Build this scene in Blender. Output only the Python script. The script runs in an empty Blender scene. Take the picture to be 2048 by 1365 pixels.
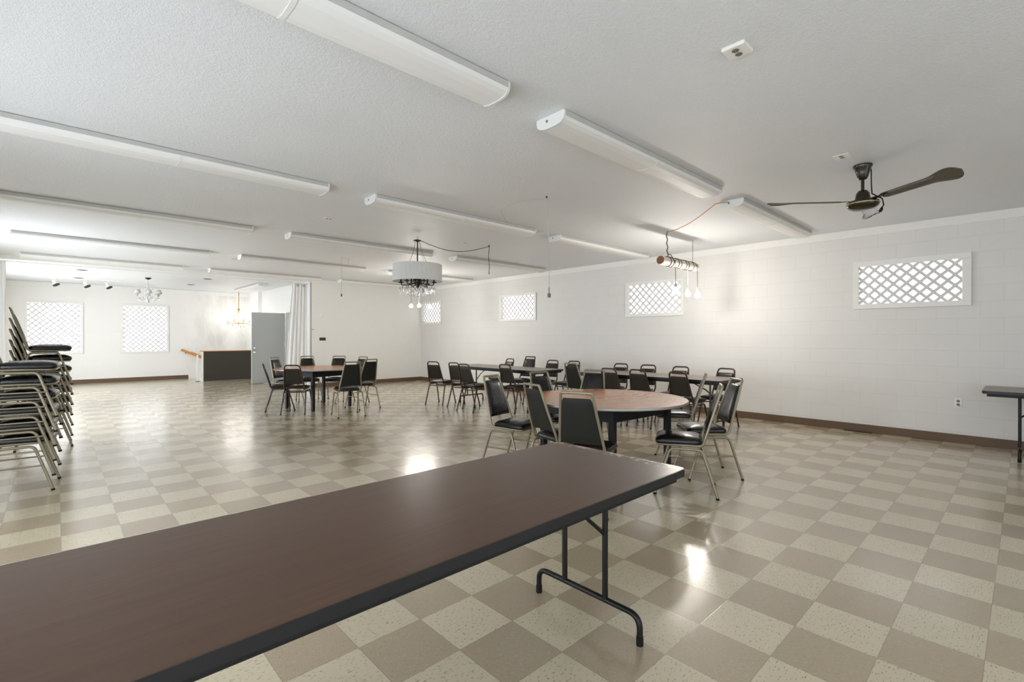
import bpy, math, random
from mathutils import Vector, Matrix
random.seed(7)
C = bpy.context.scene.collection
PI = math.pi
H = 2.84            # ceiling
XR, XL = 8.22, -1.3 # right and left walls
YF, YB, YK = 12.85, 18.45, -3.2   # hall end wall, back wall of the entry, wall behind the camera
XS = 4.98           # side wall of the entry
CAM_H = 1.3219
YAW = 0.8159

# ------------------------------------------------------------------ materials
def lin(c):
    return tuple(((v / 255.0) / 12.92 if v / 255.0 <= 0.04045 else ((v / 255.0 + 0.055) / 1.055) ** 2.4) for v in c)
class NT:
    def __init__(s, name):
        s.m = bpy.data.materials.new(name); s.m.use_nodes = True
        s.t = s.m.node_tree; s.b = s.t.nodes['Principled BSDF']
    def n(s, typ, **kw):
        x = s.t.nodes.new(typ)
        for k, v in kw.items(): setattr(x, k, v)
        return x
    def l(s, a, b): s.t.links.new(a, b)
    def val(s, node, **kw):
        for k, v in kw.items(): node.inputs[k.replace('_', ' ')].default_value = v
    def math(s, op, a, b=None, c=None):
        x = s.n('ShaderNodeMath', operation=op)
        for i, v in enumerate((a, b, c)):
            if v is None: continue
            if isinstance(v, (int, float)): x.inputs[i].default_value = v
            else: s.l(v, x.inputs[i])
        return x.outputs[0]
    def mix(s, f, a, b):
        x = s.n('ShaderNodeMix', data_type='RGBA')
        for i, v in ((0, f), (6, a), (7, b)):
            if isinstance(v, (int, float)): x.inputs[i].default_value = v
            elif isinstance(v, tuple): x.inputs[i].default_value = (*v[:3], 1)
            else: s.l(v, x.inputs[i])
        return x.outputs[2]
    def pos(s): return s.n('ShaderNodeNewGeometry').outputs['Position']
    def obj(s): return s.n('ShaderNodeTexCoord').outputs['Object']
    def mapping(s, v, scale=(1, 1, 1), loc=(0, 0, 0), rot=(0, 0, 0)):
        x = s.n('ShaderNodeMapping'); s.l(v, x.inputs[0])
        x.inputs[1].default_value = loc; x.inputs[2].default_value = rot; x.inputs[3].default_value = scale
        return x.outputs[0]
    def noise(s, v, scale, detail=3, rough=0.5):
        x = s.n('ShaderNodeTexNoise'); s.l(v, x.inputs['Vector'])
        x.inputs['Scale'].default_value = scale; x.inputs['Detail'].default_value = detail; x.inputs['Roughness'].default_value = rough
        return x.outputs[0]
    def ramp(s, f, p0, p1):
        x = s.n('ShaderNodeMapRange'); s.l(f, x.inputs[0])
        x.inputs[1].default_value = p0; x.inputs[2].default_value = p1
        return x.outputs[0]
    def bump(s, h, strength, dist=0.01):
        x = s.n('ShaderNodeBump'); s.l(h, x.inputs['Height'])
        x.inputs['Strength'].default_value = strength; x.inputs['Distance'].default_value = dist
        s.l(x.outputs[0], s.b.inputs['Normal']); return x
    def base(s, c, rough=0.5, metal=0.0, spec=0.5, **kw):
        b = s.b
        if isinstance(c, tuple): b.inputs['Base Color'].default_value = (*c[:3], 1)
        else: s.l(c, b.inputs['Base Color'])
        if isinstance(rough, (int, float)): b.inputs['Roughness'].default_value = rough
        else: s.l(rough, b.inputs['Roughness'])
        b.inputs['Metallic'].default_value = metal
        b.inputs['Specular IOR Level'].default_value = spec
        return s.m
M = {}
def simple(name, rgb, rough=0.5, metal=0.0, spec=0.5, var=0.06, bump=0.0, bscale=60):
    t = NT(name)
    c = lin(rgb)
    n = t.noise(t.obj(), 9.0, 4)
    d = tuple(v * (1 - var) for v in c); u = tuple(min(1, v * (1 + var)) for v in c)
    t.base(t.mix(n, d, u), rough, metal, spec)
    if bump: t.bump(t.noise(t.obj(), bscale, 3), bump, 0.004)
    M[name] = t.m
    return t.m

def mat_floor():
    t = NT('tile_floor'); p = t.pos()
    sx = t.n('ShaderNodeSeparateXYZ'); t.l(p, sx.inputs[0])
    T = 0.3048
    u = t.math('DIVIDE', t.math('SUBTRACT', sx.outputs[0], 1.545), T)
    v = t.math('DIVIDE', t.math('SUBTRACT', sx.outputs[1], 1.336), T)
    par = t.math('FLOORED_MODULO', t.math('ADD', t.math('FLOOR', u), t.math('FLOOR', v)), 2.0)   # 0 light, 1 dark
    fu = t.math('FRACT', u); fv = t.math('FRACT', v)
    e = t.math('MINIMUM', t.math('MINIMUM', fu, t.math('SUBTRACT', 1.0, fu)), t.math('MINIMUM', fv, t.math('SUBTRACT', 1.0, fv)))
    seam = t.ramp(e, 0.008, 0.002)
    cell = t.n('ShaderNodeCombineXYZ'); t.l(t.math('FLOOR', u), cell.inputs[0]); t.l(t.math('FLOOR', v), cell.inputs[1])
    wn = t.n('ShaderNodeTexWhiteNoise', noise_dimensions='3D'); t.l(cell.outputs[0], wn.inputs['Vector'])
    # flecks, stretched along the direction of each tile
    m1 = t.mapping(p, (48, 150, 1)); m2 = t.mapping(p, (150, 48, 1))
    n1 = t.noise(m1, 1.0, 2); n2 = t.noise(m2, 1.0, 2)
    nn = t.n('ShaderNodeMix', data_type='FLOAT'); t.l(par, nn.inputs[0]); t.l(n1, nn.inputs[2]); t.l(n2, nn.inputs[3])
    fl_d = t.ramp(nn.outputs[0], 0.60, 0.67)
    fl_l = t.ramp(t.noise(m2, 1.3, 2), 0.60, 0.68)
    light = t.mix(t.math('MULTIPLY', fl_d, 0.62), lin((203, 191, 164)), lin((96, 84, 66)))
    dark = t.mix(t.math('MULTIPLY', fl_l, 0.4), lin((169, 153, 128)), lin((206, 196, 174)))
    dark = t.mix(t.math('MULTIPLY', fl_d, 0.3), dark, lin((112, 98, 82)))
    col = t.mix(par, light, dark)
    v2 = t.math('MULTIPLY_ADD', wn.outputs[0], 0.10, 0.94)
    mulv = t.n('ShaderNodeVectorMath', operation='SCALE'); t.l(col, mulv.inputs[0]); t.l(v2, mulv.inputs['Scale'])
    wear = t.ramp(t.noise(p, 0.9, 3, 0.5), 0.3, 0.8)
    c2 = t.mix(t.math('MULTIPLY', wear, 0.14), mulv.outputs[0], lin((190, 178, 154)))
    c3 = t.mix(t.math('MULTIPLY', seam, 0.45), c2, lin((96, 84, 68)))
    rough = t.math('MULTIPLY_ADD', t.ramp(t.noise(p, 2.2, 5, 0.65), 0.3, 0.7), 0.08, 0.17)
    t.base(c3, rough, 0, 0.5)
    t.b.inputs['Coat Weight'].default_value = 0.6; t.b.inputs['Coat Roughness'].default_value = 0.23
    h = t.math('ADD', t.math('MULTIPLY', t.noise(p, 14.0, 2), 0.6), t.math('MULTIPLY', t.math('SUBTRACT', 1.0, seam), 0.25))
    t.bump(h, 0.10, 0.01)
    return t.m
M['floor'] = mat_floor()

def mat_ceiling():
    t = NT('textured_ceiling_paint'); p = t.pos()
    n = t.noise(p, 55, 5, 0.65); b = t.noise(p, 1.3, 4)
    t.base(t.mix(b, lin((226, 229, 231)), lin((234, 236, 238))), 0.45, 0, 0.35)
    t.bump(t.math('ADD', t.noise(p, 38, 6, 0.7), t.math('MULTIPLY', t.noise(p, 150, 2), 0.5)), 0.8, 0.009)
    return t.m
M['ceiling'] = mat_ceiling()

def mat_block():
    t = NT('painted_block_wall'); p = t.pos()
    sx = t.n('ShaderNodeSeparateXYZ'); t.l(p, sx.inputs[0])
    cx = t.n('ShaderNodeCombineXYZ')
    t.l(t.math('SUBTRACT', sx.outputs[1], 0.589 + 0.2032 - 0.4064 * 20), cx.inputs[0])
    t.l(t.math('SUBTRACT', sx.outputs[2], 0.133 - 0.2032 * 10), cx.inputs[1])
    br = t.n('ShaderNodeTexBrick'); t.l(cx.outputs[0], br.inputs['Vector'])
    t.val(br, Scale=1.0, Mortar_Size=0.006, Mortar_Smooth=0.5, Brick_Width=0.4064, Row_Height=0.2032)
    br.offset = 0.5; br.offset_frequency = 2
    c = t.mix(t.noise(p, 2.0, 4), lin((221, 219, 215)), lin((230, 228, 225)))
    col = t.mix(t.math('MULTIPLY', br.outputs['Fac'], 0.12), c, lin((190, 188, 184)))
    t.base(col, 0.6, 0, 0.3)
    h = t.math('ADD', t.math('MULTIPLY', br.outputs['Fac'], -0.9), t.math('MULTIPLY', t.noise(p, 70, 4), 0.22))
    t.bump(h, 0.3, 0.006)
    return t.m
M['block'] = mat_block()

def mat_back():
    t = NT('stained_white_wall'); p = t.pos()
    sx = t.n('ShaderNodeSeparateXYZ'); t.l(p, sx.inputs[0])
    mask = t.math('MULTIPLY', t.ramp(sx.outputs[0], 2.6, 4.0), t.ramp(t.noise(t.mapping(p, (1.6, 1, 0.6)), 1.6, 6, 0.65), 0.42, 0.68))
    t.base(t.mix(t.math('MULTIPLY', mask, 0.45), lin((236, 234, 230)), lin((176, 170, 158))), 0.45, 0, 0.35)
    br = t.n('ShaderNodeTexBrick')
    cx = t.n('ShaderNodeCombineXYZ'); t.l(t.math('ADD', sx.outputs[0], 20.0), cx.inputs[0]); t.l(t.math('ADD', sx.outputs[2], 2.0), cx.inputs[1])
    t.l(cx.outputs[0], br.inputs['Vector'])
    t.val(br, Scale=1.0, Mortar_Size=0.006, Mortar_Smooth=0.5, Brick_Width=0.4064, Row_Height=0.2032)
    t.bump(t.math('ADD', t.math('MULTIPLY', br.outputs['Fac'], -0.5), t.math('MULTIPLY', t.noise(p, 40, 4), 0.3)), 0.3, 0.006)
    return t.m
M['backwall'] = mat_back()
simple('wall_paint', (238, 237, 234), 0.45, 0, 0.35, 0.02, 0.15, 40)
simple('lattice_white', (220, 219, 218), 0.5, 0, 0.3, 0.02)
simple('trim_white', (236, 235, 231), 0.4, 0, 0.4, 0.03)
simple('baseboard_brown', (102, 82, 63), 0.45, 0, 0.4, 0.08)

def mat_wood(name, a, b, axis, rough, freq=38, wear=None, spec=0.5):
    t = NT(name); p = t.obj()
    sc = [freq, freq, freq]; sc[axis] = freq * 0.05
    n = t.noise(t.mapping(p, tuple(sc)), 1.0, 5, 0.6)
    col = t.mix(t.ramp(n, 0.3, 0.7), lin(a), lin(b))
    if wear:
        w = t.ramp(t.noise(t.mapping(p, (5, 5, 5)), 2.2, 6, 0.7), wear[1], wear[2])
        col = t.mix(t.math('MULTIPLY', w, wear[3]), col, lin(wear[0]))
    t.base(col, rough, 0, spec)
    t.bump(n, 0.08, 0.002)
    return t
def mat_fronttop():
    t = mat_wood('walnut_laminate', (66, 42, 26), (81, 54, 36), 0, 0.3, 60)
    # chipped strip along the right end of the top
    p = t.obj(); sx = t.n('ShaderNodeSeparateXYZ'); t.l(p, sx.inputs[0])
    edge = t.ramp(sx.outputs[0], 1.12, 1.215)
    ch = t.ramp(t.math('ADD', t.noise(t.mapping(p, (30, 22, 1)), 1.0, 5, 0.7), t.math('MULTIPLY', edge, 0.26)), 0.70, 0.77)
    old = t.b.inputs['Base Color'].links[0].from_socket
    t.l(t.mix(t.math('MULTIPLY', ch, t.math('MINIMUM', t.math('MULTIPLY', edge, 3.0), 0.85)), old, lin((196, 176, 160))), t.b.inputs['Base Color'])
    return t.m
M['walnut'] = mat_fronttop()
M['dark_laminate'] = mat_wood('grey_brown_laminate', (104, 90, 80), (120, 104, 92), 1, 0.3, 50).m
M['plywood'] = mat_wood('worn_plywood', (178, 106, 44), (192, 122, 56), 0, 0.22, 60, ((208, 160, 104), 0.45, 0.7, 0.55)).m
M['oak'] = mat_wood('honey_oak', (196, 128, 58), (214, 150, 78), 0, 0.4, 30).m
simple('black_edge', (24, 26, 29), 0.4, 0, 0.4, 0.1)
simple('black_apron', (17, 18, 19), 0.5, 0, 0.35, 0.1)
simple('table_steel', (12, 12, 12), 0.38, 0, 0.35, 0.1)
simple('brown_steel', (62, 46, 36), 0.32, 0.0, 0.5, 0.1)
simple('rubber', (14, 14, 14), 0.7, 0, 0.3, 0.1)
simple('aluminium_edge', (178, 176, 170), 0.35, 0.5, 0.5, 0.05)
simple('champagne_metal', (146, 138, 117), 0.33, 0.5, 0.5, 0.06)
simple('brown_frame', (56, 38, 28), 0.3, 0.0, 0.5, 0.1)
def mat_vinyl(name, rgb, rough=0.27):
    t = NT(name); p = t.obj()
    c = lin(rgb)
    t.base(t.mix(t.noise(p, 14, 4), tuple(v * .8 for v in c), tuple(v * 1.25 for v in c)), t.math('MULTIPLY_ADD', t.noise(p, 6, 2), 0.10, rough - 0.05), 0, 0.5)
    t.bump(t.math('ADD', t.math('MULTIPLY', t.noise(p, 240, 2), 0.12), t.noise(p, 9, 1)), 0.12, 0.004)
    M[name] = t.m
mat_vinyl('black_vinyl', (15, 15, 16)); mat_vinyl('brown_vinyl', (36, 29, 25), 0.34)
mat_vinyl('seat_green_black', (24, 27, 26), 0.3)
simple('back_shell', (30, 30, 27), 0.5, 0, 0.35, 0.15, 0.2, 120)
simple('brown_shell', (46, 42, 35), 0.5, 0, 0.35, 0.15, 0.2, 120)
simple('fixture_enamel', (230, 231, 229), 0.3, 0, 0.5, 0.02)
simple('rail_grey', (196, 195, 191), 0.5, 0, 0.4, 0.05)
def mat_lens():
    t = NT('acrylic_lens'); p = t.obj()
    t.base(lin((236, 236, 234)), 0.5, 0, 0.4)
    w = t.n('ShaderNodeTexWave'); t.l(p, w.inputs[0]); w.inputs['Scale'].default_value = 60; w.bands_direction = 'Y'
    t.bump(w.outputs[1], 0.06, 0.002)
    return t.m
M['lens'] = mat_lens()
simple('plastic_white', (238, 236, 230), 0.4, 0, 0.5, 0.02)
simple('plastic_grey', (120, 116, 110), 0.4, 0, 0.5, 0.02)
simple('socket_dark', (52, 48, 42), 0.5, 0, 0.4, 0.05)
simple('switch_brown', (46, 36, 28), 0.4, 0, 0.4, 0.1)
simple('bronze', (44, 34, 24), 0.3, 0.4, 0.5, 0.1)
simple('fan_bronze', (48, 42, 30), 0.16, 0.3, 0.6, 0.08)
simple('fan_brass_band', (190, 178, 120), 0.25, 0.8, 0.5, 0.05)
simple('fan_blade', (84, 78, 68), 0.2, 0.15, 0.6, 0.08)
simple('brass', (190, 160, 96), 0.25, 0.9, 0.5, 0.05)
simple('chrome', (225, 225, 225), 0.15, 0.9, 0.5, 0.02)
simple('cord_black', (26, 23, 20), 0.6, 0, 0.3, 0.1)
simple('cord_twist', (98, 84, 66), 0.7, 0, 0.3, 0.2)
simple('cord_orange', (186, 126, 66), 0.5, 0, 0.4, 0.05)
simple('cord_clear', (188, 182, 170), 0.4, 0, 0.4, 0.05)
simple('cord_white', (232, 230, 224), 0.5, 0, 0.4, 0.03)
simple('porcelain', (168, 166, 160), 0.3, 0, 0.5, 0.03)
simple('door_grey', (188, 189, 187), 0.42, 0, 0.4, 0.02)
simple('panel_charcoal', (66, 62, 54), 0.6, 0, 0.3, 0.14, 0.2, 80)
simple('can_dark', (70, 66, 60), 0.6, 0, 0.3, 0.05)
simple('vent_dark', (58, 40, 28), 0.5, 0, 0.4, 0.05)
simple('shade_fabric', (214, 214, 212), 0.75, 0, 0.2, 0.02)
simple('mini_shade', (205, 203, 198), 0.8, 0, 0.2, 0.02)
simple('stair_carpet', (150, 130, 105), 0.9, 0, 0.1, 0.1)
def mat_curtain():
    t = NT('white_curtain_cloth'); p = t.obj()
    t.base(t.mix(t.noise(p, 40, 3), lin((246, 246, 246)), lin((252, 252, 252))), 0.7, 0, 0.2)
    t.b.inputs['Sheen Weight'].default_value = 0.2
    return t.m
M['curtain'] = mat_curtain()
def mat_birch():
    t = NT('birch_bark'); p = t.obj()
    n = t.ramp(t.noise(t.mapping(p, (9, 3, 3)), 4.0, 5, 0.7), 0.60, 0.70)
    t.base(t.mix(t.math('MULTIPLY', n, 0.75), lin((226, 220, 208)), lin((86, 66, 48))), 0.7, 0, 0.3)
    t.bump(t.noise(p, 60, 4), 0.4, 0.006)
    return t.m
M['birch'] = mat_birch()
def mat_endgrain():
    t = NT('log_end_grain'); p = t.obj()
    w = t.n('ShaderNodeTexWave', wave_type='RINGS', rings_direction='X'); t.l(p, w.inputs[0]); w.inputs['Scale'].default_value = 22; w.inputs['Distortion'].default_value = 2
    t.base(t.mix(w.outputs[1], lin((120, 84, 56)), lin((150, 108, 74))), 0.7, 0, 0.3)
    return t.m
M['endgrain'] = mat_endgrain()
def emis(name, rgb, strength, rough=0.3):
    t = NT(name); t.base(lin(rgb), rough)
    t.b.inputs['Emission Color'].default_value = (*lin(rgb), 1); t.b.inputs['Emission Strength'].default_value = strength
    M[name] = t.m
E_WIN, E_BULB, E_CANDLE, E_FILL = 0.95, 285.0, 42.0, 5.5  # last one: glow of the added left-wall fill windows
emis('daylight_pane', (250, 252, 255), E_WIN)
emis('daylight_pane_tall', (250, 252, 255), 1.3)
emis('fill_pane_near', (238, 246, 255), 4.3)
emis('fill_pane_mid', (238, 246, 255), E_FILL)  # near, middle and far panes: added fill light from the left wall
emis('fill_pane_far', (238, 246, 255), 9.5)
emis('fill_pane_rear', (238, 246, 255), 1.7)  # pane of the added fill windows behind the camera
emis('bulb_glow', (255, 248, 238), E_BULB)
emis('candle_glow', (255, 250, 243), E_CANDLE)
def mat_crystal():
    t = NT('cut_crystal')
    t.base((0.95, 0.95, 0.95), 0.03, 0, 0.8)
    t.b.inputs['Transmission Weight'].default_value = 0.85; t.b.inputs['IOR'].default_value = 1.5
    t.l(t.mix(t.noise(t.obj(), 5, 1), (0.9, 0.9, 0.92), (1, 1, 1)), t.b.inputs['Base Color'])
    return t.m
M['crystal'] = mat_crystal()

# ------------------------------------------------------------------ mesh helpers
class MB:
    def __init__(s): s.v = []; s.f = []; s.sm = []
    def add(s, vs, fs, smooth=False):
        b = len(s.v); s.v += [tuple(v) for v in vs]
        for f in fs: s.f.append(tuple(b + i for i in f)); s.sm.append(smooth)
        return s
    def box(s, x0, x1, y0, y1, z0, z1):
        vs = [(x, y, z) for z in (z0, z1) for y in (y0, y1) for x in (x0, x1)]
        return s.add(vs, [(0, 2, 3, 1), (4, 5, 7, 6), (0, 1, 5, 4), (2, 6, 7, 3), (0, 4, 6, 2), (1, 3, 7, 5)])
    def obox(s, c, ax, ay, az):   # centre and three half-axis vectors
        c, ax, ay, az = map(Vector, (c, ax, ay, az))
        vs = [c + ax * i + ay * j + az * k for k in (-1, 1) for j in (-1, 1) for i in (-1, 1)]
        return s.add(vs, [(0, 2, 3, 1), (4, 5, 7, 6), (0, 1, 5, 4), (2, 6, 7, 3), (0, 4, 6, 2), (1, 3, 7, 5)])
    def rings(s, rs, cap=True, smooth=True, closed=False):
        n = len(rs[0]); vs = [p for r in rs for p in r]; fs = []
        m = len(rs) if closed else len(rs) - 1
        for i in range(m):
            a = i * n; b = ((i + 1) % len(rs)) * n
            for j in range(n):
                k = (j + 1) % n; fs.append((a + j, a + k, b + k, b + j))
        s.add(vs, fs, smooth)
        if cap and not closed:
            s.add(rs[0], [tuple(range(n - 1, -1, -1))], False); s.add(rs[-1], [tuple(range(n))], False)
        return s
    def tube(s, pts, r, n=8, closed=False):
        pts = [Vector(p) for p in pts]; N = len(pts); rs = []
        rad = r if isinstance(r, (list, tuple)) else [r] * N
        def tan(i):
            if closed: a, b = pts[(i - 1) % N], pts[(i + 1) % N]
            else: a, b = pts[max(0, i - 1)], pts[min(N - 1, i + 1)]
            d = b - a
            return d.normalized() if d.length > 1e-9 else Vector((0, 0, 1))
        t0 = tan(0); up = Vector((0, 0, 1)) if abs(t0.z) < 0.9 else Vector((1, 0, 0))
        nrm = (up - t0 * up.dot(t0)).normalized(); prev = t0
        for i in range(N):
            t = tan(i)
            q = prev.rotation_difference(t); nrm = q @ nrm; nrm = (nrm - t * nrm.dot(t)).normalized(); prev = t
            bi = t.cross(nrm)
            k = 1.0
            if 0 < i < N - 1:   # keep tube width through bends
                d1 = (pts[i] - pts[i - 1]).normalized(); k = 1.0 / max(0.6, d1.dot(t))
            rs.append([pts[i] + (nrm * math.cos(2 * PI * j / n) + bi * math.sin(2 * PI * j / n)) * rad[i] * k for j in range(n)])
        return s.rings(rs, not closed, True, closed)
    def lathe(s, prof, c=(0, 0, 0), n=24, cap=True, axis='z'):
        rs = []
        for r, z in prof:
            ring = []
            for j in range(n):
                a = 2 * PI * j / n; x, y = r * math.cos(a), r * math.sin(a)
                p = (x, y, z) if axis == 'z' else (z, x, y)
                ring.append((c[0] + p[0], c[1] + p[1], c[2] + p[2]))
            rs.append(ring)
        return s.rings(rs, cap, True)
    def prism(s, poly, z0, z1):
        n = len(poly)
        vs = [(x, y, z0) for x, y in poly] + [(x, y, z1) for x, y in poly]
        fs = [tuple(range(n - 1, -1, -1)), tuple(range(n, 2 * n))] + [(i, (i + 1) % n, n + (i + 1) % n, n + i) for i in range(n)]
        return s.add(vs, fs)
    def build(s, name, mat, parent=None, bevel=0.0):
        me = bpy.data.meshes.new(name); me.from_pydata(s.v, [], s.f); me.update()
        me.polygons.foreach_set('use_smooth', s.sm)
        o = bpy.data.objects.new(name, me); C.objects.link(o)
        me.materials.append(M[mat] if isinstance(mat, str) else mat)
        if parent: o.parent = parent
        if bevel:
            b = o.modifiers.new('bevel', 'BEVEL'); b.width = bevel; b.segments = 2; b.limit_method = 'ANGLE'
        return o
def fillet(pts, r, n=5):
    pts = [Vector(p) for p in pts]; out = [pts[0]]
    for i in range(1, len(pts) - 1):
        p = pts[i]; a = (pts[i - 1] - p); b = (pts[i + 1] - p)
        rr = r[i] if isinstance(r, (list, tuple)) else r
        ang = a.angle(b); d = min(rr / math.tan(ang / 2), a.length * .49, b.length * .49)
        A = p + a.normalized() * d; B = p + b.normalized() * d
        for k in range(n + 1):
            t = k / n; out.append(A * (1 - t) ** 2 + p * 2 * t * (1 - t) + B * t * t)
    out.append(pts[-1]); return out
def rrect(x0, x1, y0, y1, r, n=5):
    o = []
    for cx, cy, a0 in ((x1 - r, y1 - r, 0), (x0 + r, y1 - r, 90), (x0 + r, y0 + r, 180), (x1 - r, y0 + r, 270)):
        for k in range(n + 1):
            a = math.radians(a0 + 90 * k / n); o.append((cx + r * math.cos(a), cy + r * math.sin(a)))
    return o
def empty(name, loc=(0, 0, 0), rz=0):
    o = bpy.data.objects.new(name, None); C.objects.link(o); o.location = loc; o.rotation_euler = (0, 0, rz); o.empty_display_size = 0.1
    return o
def tag(o, label, cat, group=None):
    o['label'] = label; o['category'] = cat
    if group: o['group'] = group
    return o
def thing(name, label, cat, loc=(0, 0, 0), rz=0, group=None): return tag(empty(name, loc, rz), label, cat, group)
def struct(o, label=None, cat=None):
    o['kind'] = 'structure'
    if label: o['label'] = label; o['category'] = cat or o.name.split('_')[0]
    return o
def copy_tree(o, parent=None):
    c = o.copy(); C.objects.link(c)
    if parent: c.parent = parent
    for ch in list(o.children): copy_tree(ch, c)
    return c

# ------------------------------------------------------------------ the room
def wall_cells(mb, u0, u1, z0, z1, holes, fn):
    us = sorted({u0, u1, *[h[0] for h in holes], *[h[1] for h in holes]}); zs = sorted({z0, z1, *[h[2] for h in holes], *[h[3] for h in holes]})
    for a, b in zip(us, us[1:]):
        for c, d in zip(zs, zs[1:]):
            m, k = (a + b) / 2, (c + d) / 2
            if any(h[0] < m < h[1] and h[2] < k < h[3] for h in holes): continue
            fn(mb, a, b, c, d)
    return mb
WIN_R = [(0.463, 1.678, 1.717, 2.380), (4.215, 5.445, 1.717, 2.395), (7.895, 9.20, 1.717, 2.385), (11.74, 12.80, 1.712, 2.405), (-2.95, -1.75, 1.717, 2.38)]
WIN_B = [(-0.63, 0.556, 0.86, 2.318), (1.382, 2.562, 0.85, 2.318)]
FILL_WIN_K = [(-0.6, 2.0, 0.3, 2.1), (2.6, 5.2, 0.3, 2.1)]  # unseen windows added behind the camera to light the room
FILL_WIN_L = [(-2.6, -.2, .3, 2.1), (.4, 2.8, .3, 2.1), (3.4, 5.0, .3, 2.1), (8.9, 11.3, .3, 2.1), (13.6, 16.6, .3, 2.1)]  # unseen windows added along the left wall to brighten floor and ceiling
ins = lambda h, d=0.05: (h[0] + d, h[1] - d, h[2] + d, h[3] - d)
mb = wall_cells(MB(), YK, YF + .12, -.05, H + .1, [ins(h) for h in WIN_R], lambda m, a, b, c, d: m.box(XR, XR + .2, a, b, c, d))
struct(mb.build('wall_right', 'block'), 'white painted concrete block wall with four small lattice windows', 'wall')
mb = wall_cells(MB(), XL - .2, XR, -.05, H + .1, [ins(h) for h in WIN_B], lambda m, a, b, c, d: m.box(a, b, YB, YB + .2, c, d))
struct(mb.build('wall_back', 'backwall'), 'far white wall with two lattice windows and grey stains', 'wall')
mb = wall_cells(MB(), XL - .2, XR + .2, -.05, H + .1, [ins(h) for h in FILL_WIN_K], lambda m, a, b, c, d: m.box(a, b, YK - .2, YK, c, d))
struct(mb.build('wall_rear', 'wall_paint'), 'plain white wall behind the viewpoint', 'wall')
mb = wall_cells(MB(), YK, YB, -.05, H + .1, [ins(h) for h in FILL_WIN_L], lambda m, a, b, c, d: m.box(XL - .2, XL, a, b, c, d))
struct(mb.build('wall_left', 'wall_paint'), 'plain white side wall left of the stacked chairs', 'wall')
mb = MB(); mb.box(4.86, XR, YF, YF + .12, -.05, H + .1)
struct(mb.build('wall_far', 'wall_paint'), 'smooth white wall panel right of the gathered curtain', 'wall')
DY0, DY1, DZ = 14.14, 15.06, 2.05
mb = wall_cells(MB(), YF + .12, 17.45, -.05, H + .1, [(DY0, DY1, -.2, DZ)], lambda m, a, b, c, d: m.box(XS, XS + .14, a, b, c, d))
mb.box(4.86, XS + .14, 17.45, YB, -.9, H + .1)
struct(mb.build('wall_side', 'wall_paint'), 'white side wall with the open grey door', 'wall')
# floor with the stair opening
def fbox(m, a, b, c, d): m.box(a, b, c, d, -.08, 0)
mb = MB(); SX0, SX1, SY0, SY1 = 3.25, 4.86, 16.99, YB
fbox(mb, XL, XR, YK, SY0); fbox(mb, XL, SX0, SY0, SY1); fbox(mb, SX1, XR, SY0, SY1)
struct(mb.build('floor', 'floor'), 'glossy beige and taupe checkerboard vinyl tile floor', 'floor')
mb = MB()
for i in range(5): mb.box(SX0 + i * .3, SX0 + (i + 1) * .3 + .02, SY0, SY1, -1.3, -.18 * (i + 1))
struct(mb.build('stairs', 'stair_carpet'), 'steps going down behind the dark half wall', 'stairs')
struct(MB().box(XL - .2, XR + .2, YK - .2, YB + .2, H, H + .1).build('ceiling', 'ceiling'), 'white textured plaster ceiling', 'ceiling')
# header across the entry, trims and baseboards
struct(MB().box(XL, 4.86, YF, YF + .09, H - .07, H).build('trim_1', 'trim_white'))
struct(MB().box(XR - .018, XR, YK, YF, H - .105, H).build('trim_2', 'trim_white'))
struct(MB().box(4.86, XR - .018, YF - .018, YF, H - .09, H).build('trim_3', 'trim_white'))
struct(MB().box(XL, 4.86, YB - .018, YB, H - .13, H - .004).build('trim_4', 'trim_white'))
struct(MB().box(4.848, 4.86, YF - .006, YF + .02, 0, H - .07).build('trim_5', 'plastic_grey'))
struct(MB().box(XS - .012, XS, YF + .12, 17.45, H - .09, H).build('trim_6', 'trim_white'))
struct(MB().box(XR - .014, XR, YK, YF, 0, .106).build('baseboard_right', 'baseboard_brown', None, .004))
struct(MB().box(4.86, XR - .014, YF - .014, YF, 0, .106).build('baseboard_far', 'baseboard_brown', None, .004))
struct(MB().box(XL, 3.08, YB - .014, YB, 0, .115).build('baseboard_back', 'baseboard_brown', None, .004))

def lattice(mb, u0, u1, z0, z1, pitch, w, put, ph=0.0):
    # put(u, z, layer) -> 3d centre offset by layer depth; slats at 45 degrees clipped to the opening
    W, Hh = u1 - u0, z1 - z0
    for layer, sgn in ((0, 1), (1, -1)):
        k = -int((W + Hh) / pitch) - 2
        while k * pitch < W + Hh:
            c = u0 + ph + k * pitch
            # line: u = c + sgn*(z - z0)  (layer 1 runs the other way)
            lo, hi = 0.0, Hh
            if sgn > 0: lo = max(lo, u0 - c); hi = min(hi, u1 - c)
            else: lo = max(lo, c - u1); hi = min(hi, c - u0)
            if hi - lo > .01:
                a = (c + sgn * lo, z0 + lo); b = (c + sgn * hi, z0 + hi)
                cu, cz = (a[0] + b[0]) / 2, (a[1] + b[1]) / 2; L = math.hypot(b[0] - a[0], b[1] - a[1]) / 2
                put(mb, cu, cz, sgn, L, w / 2, layer)
            k += 1
S2 = math.sqrt(.5)
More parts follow.
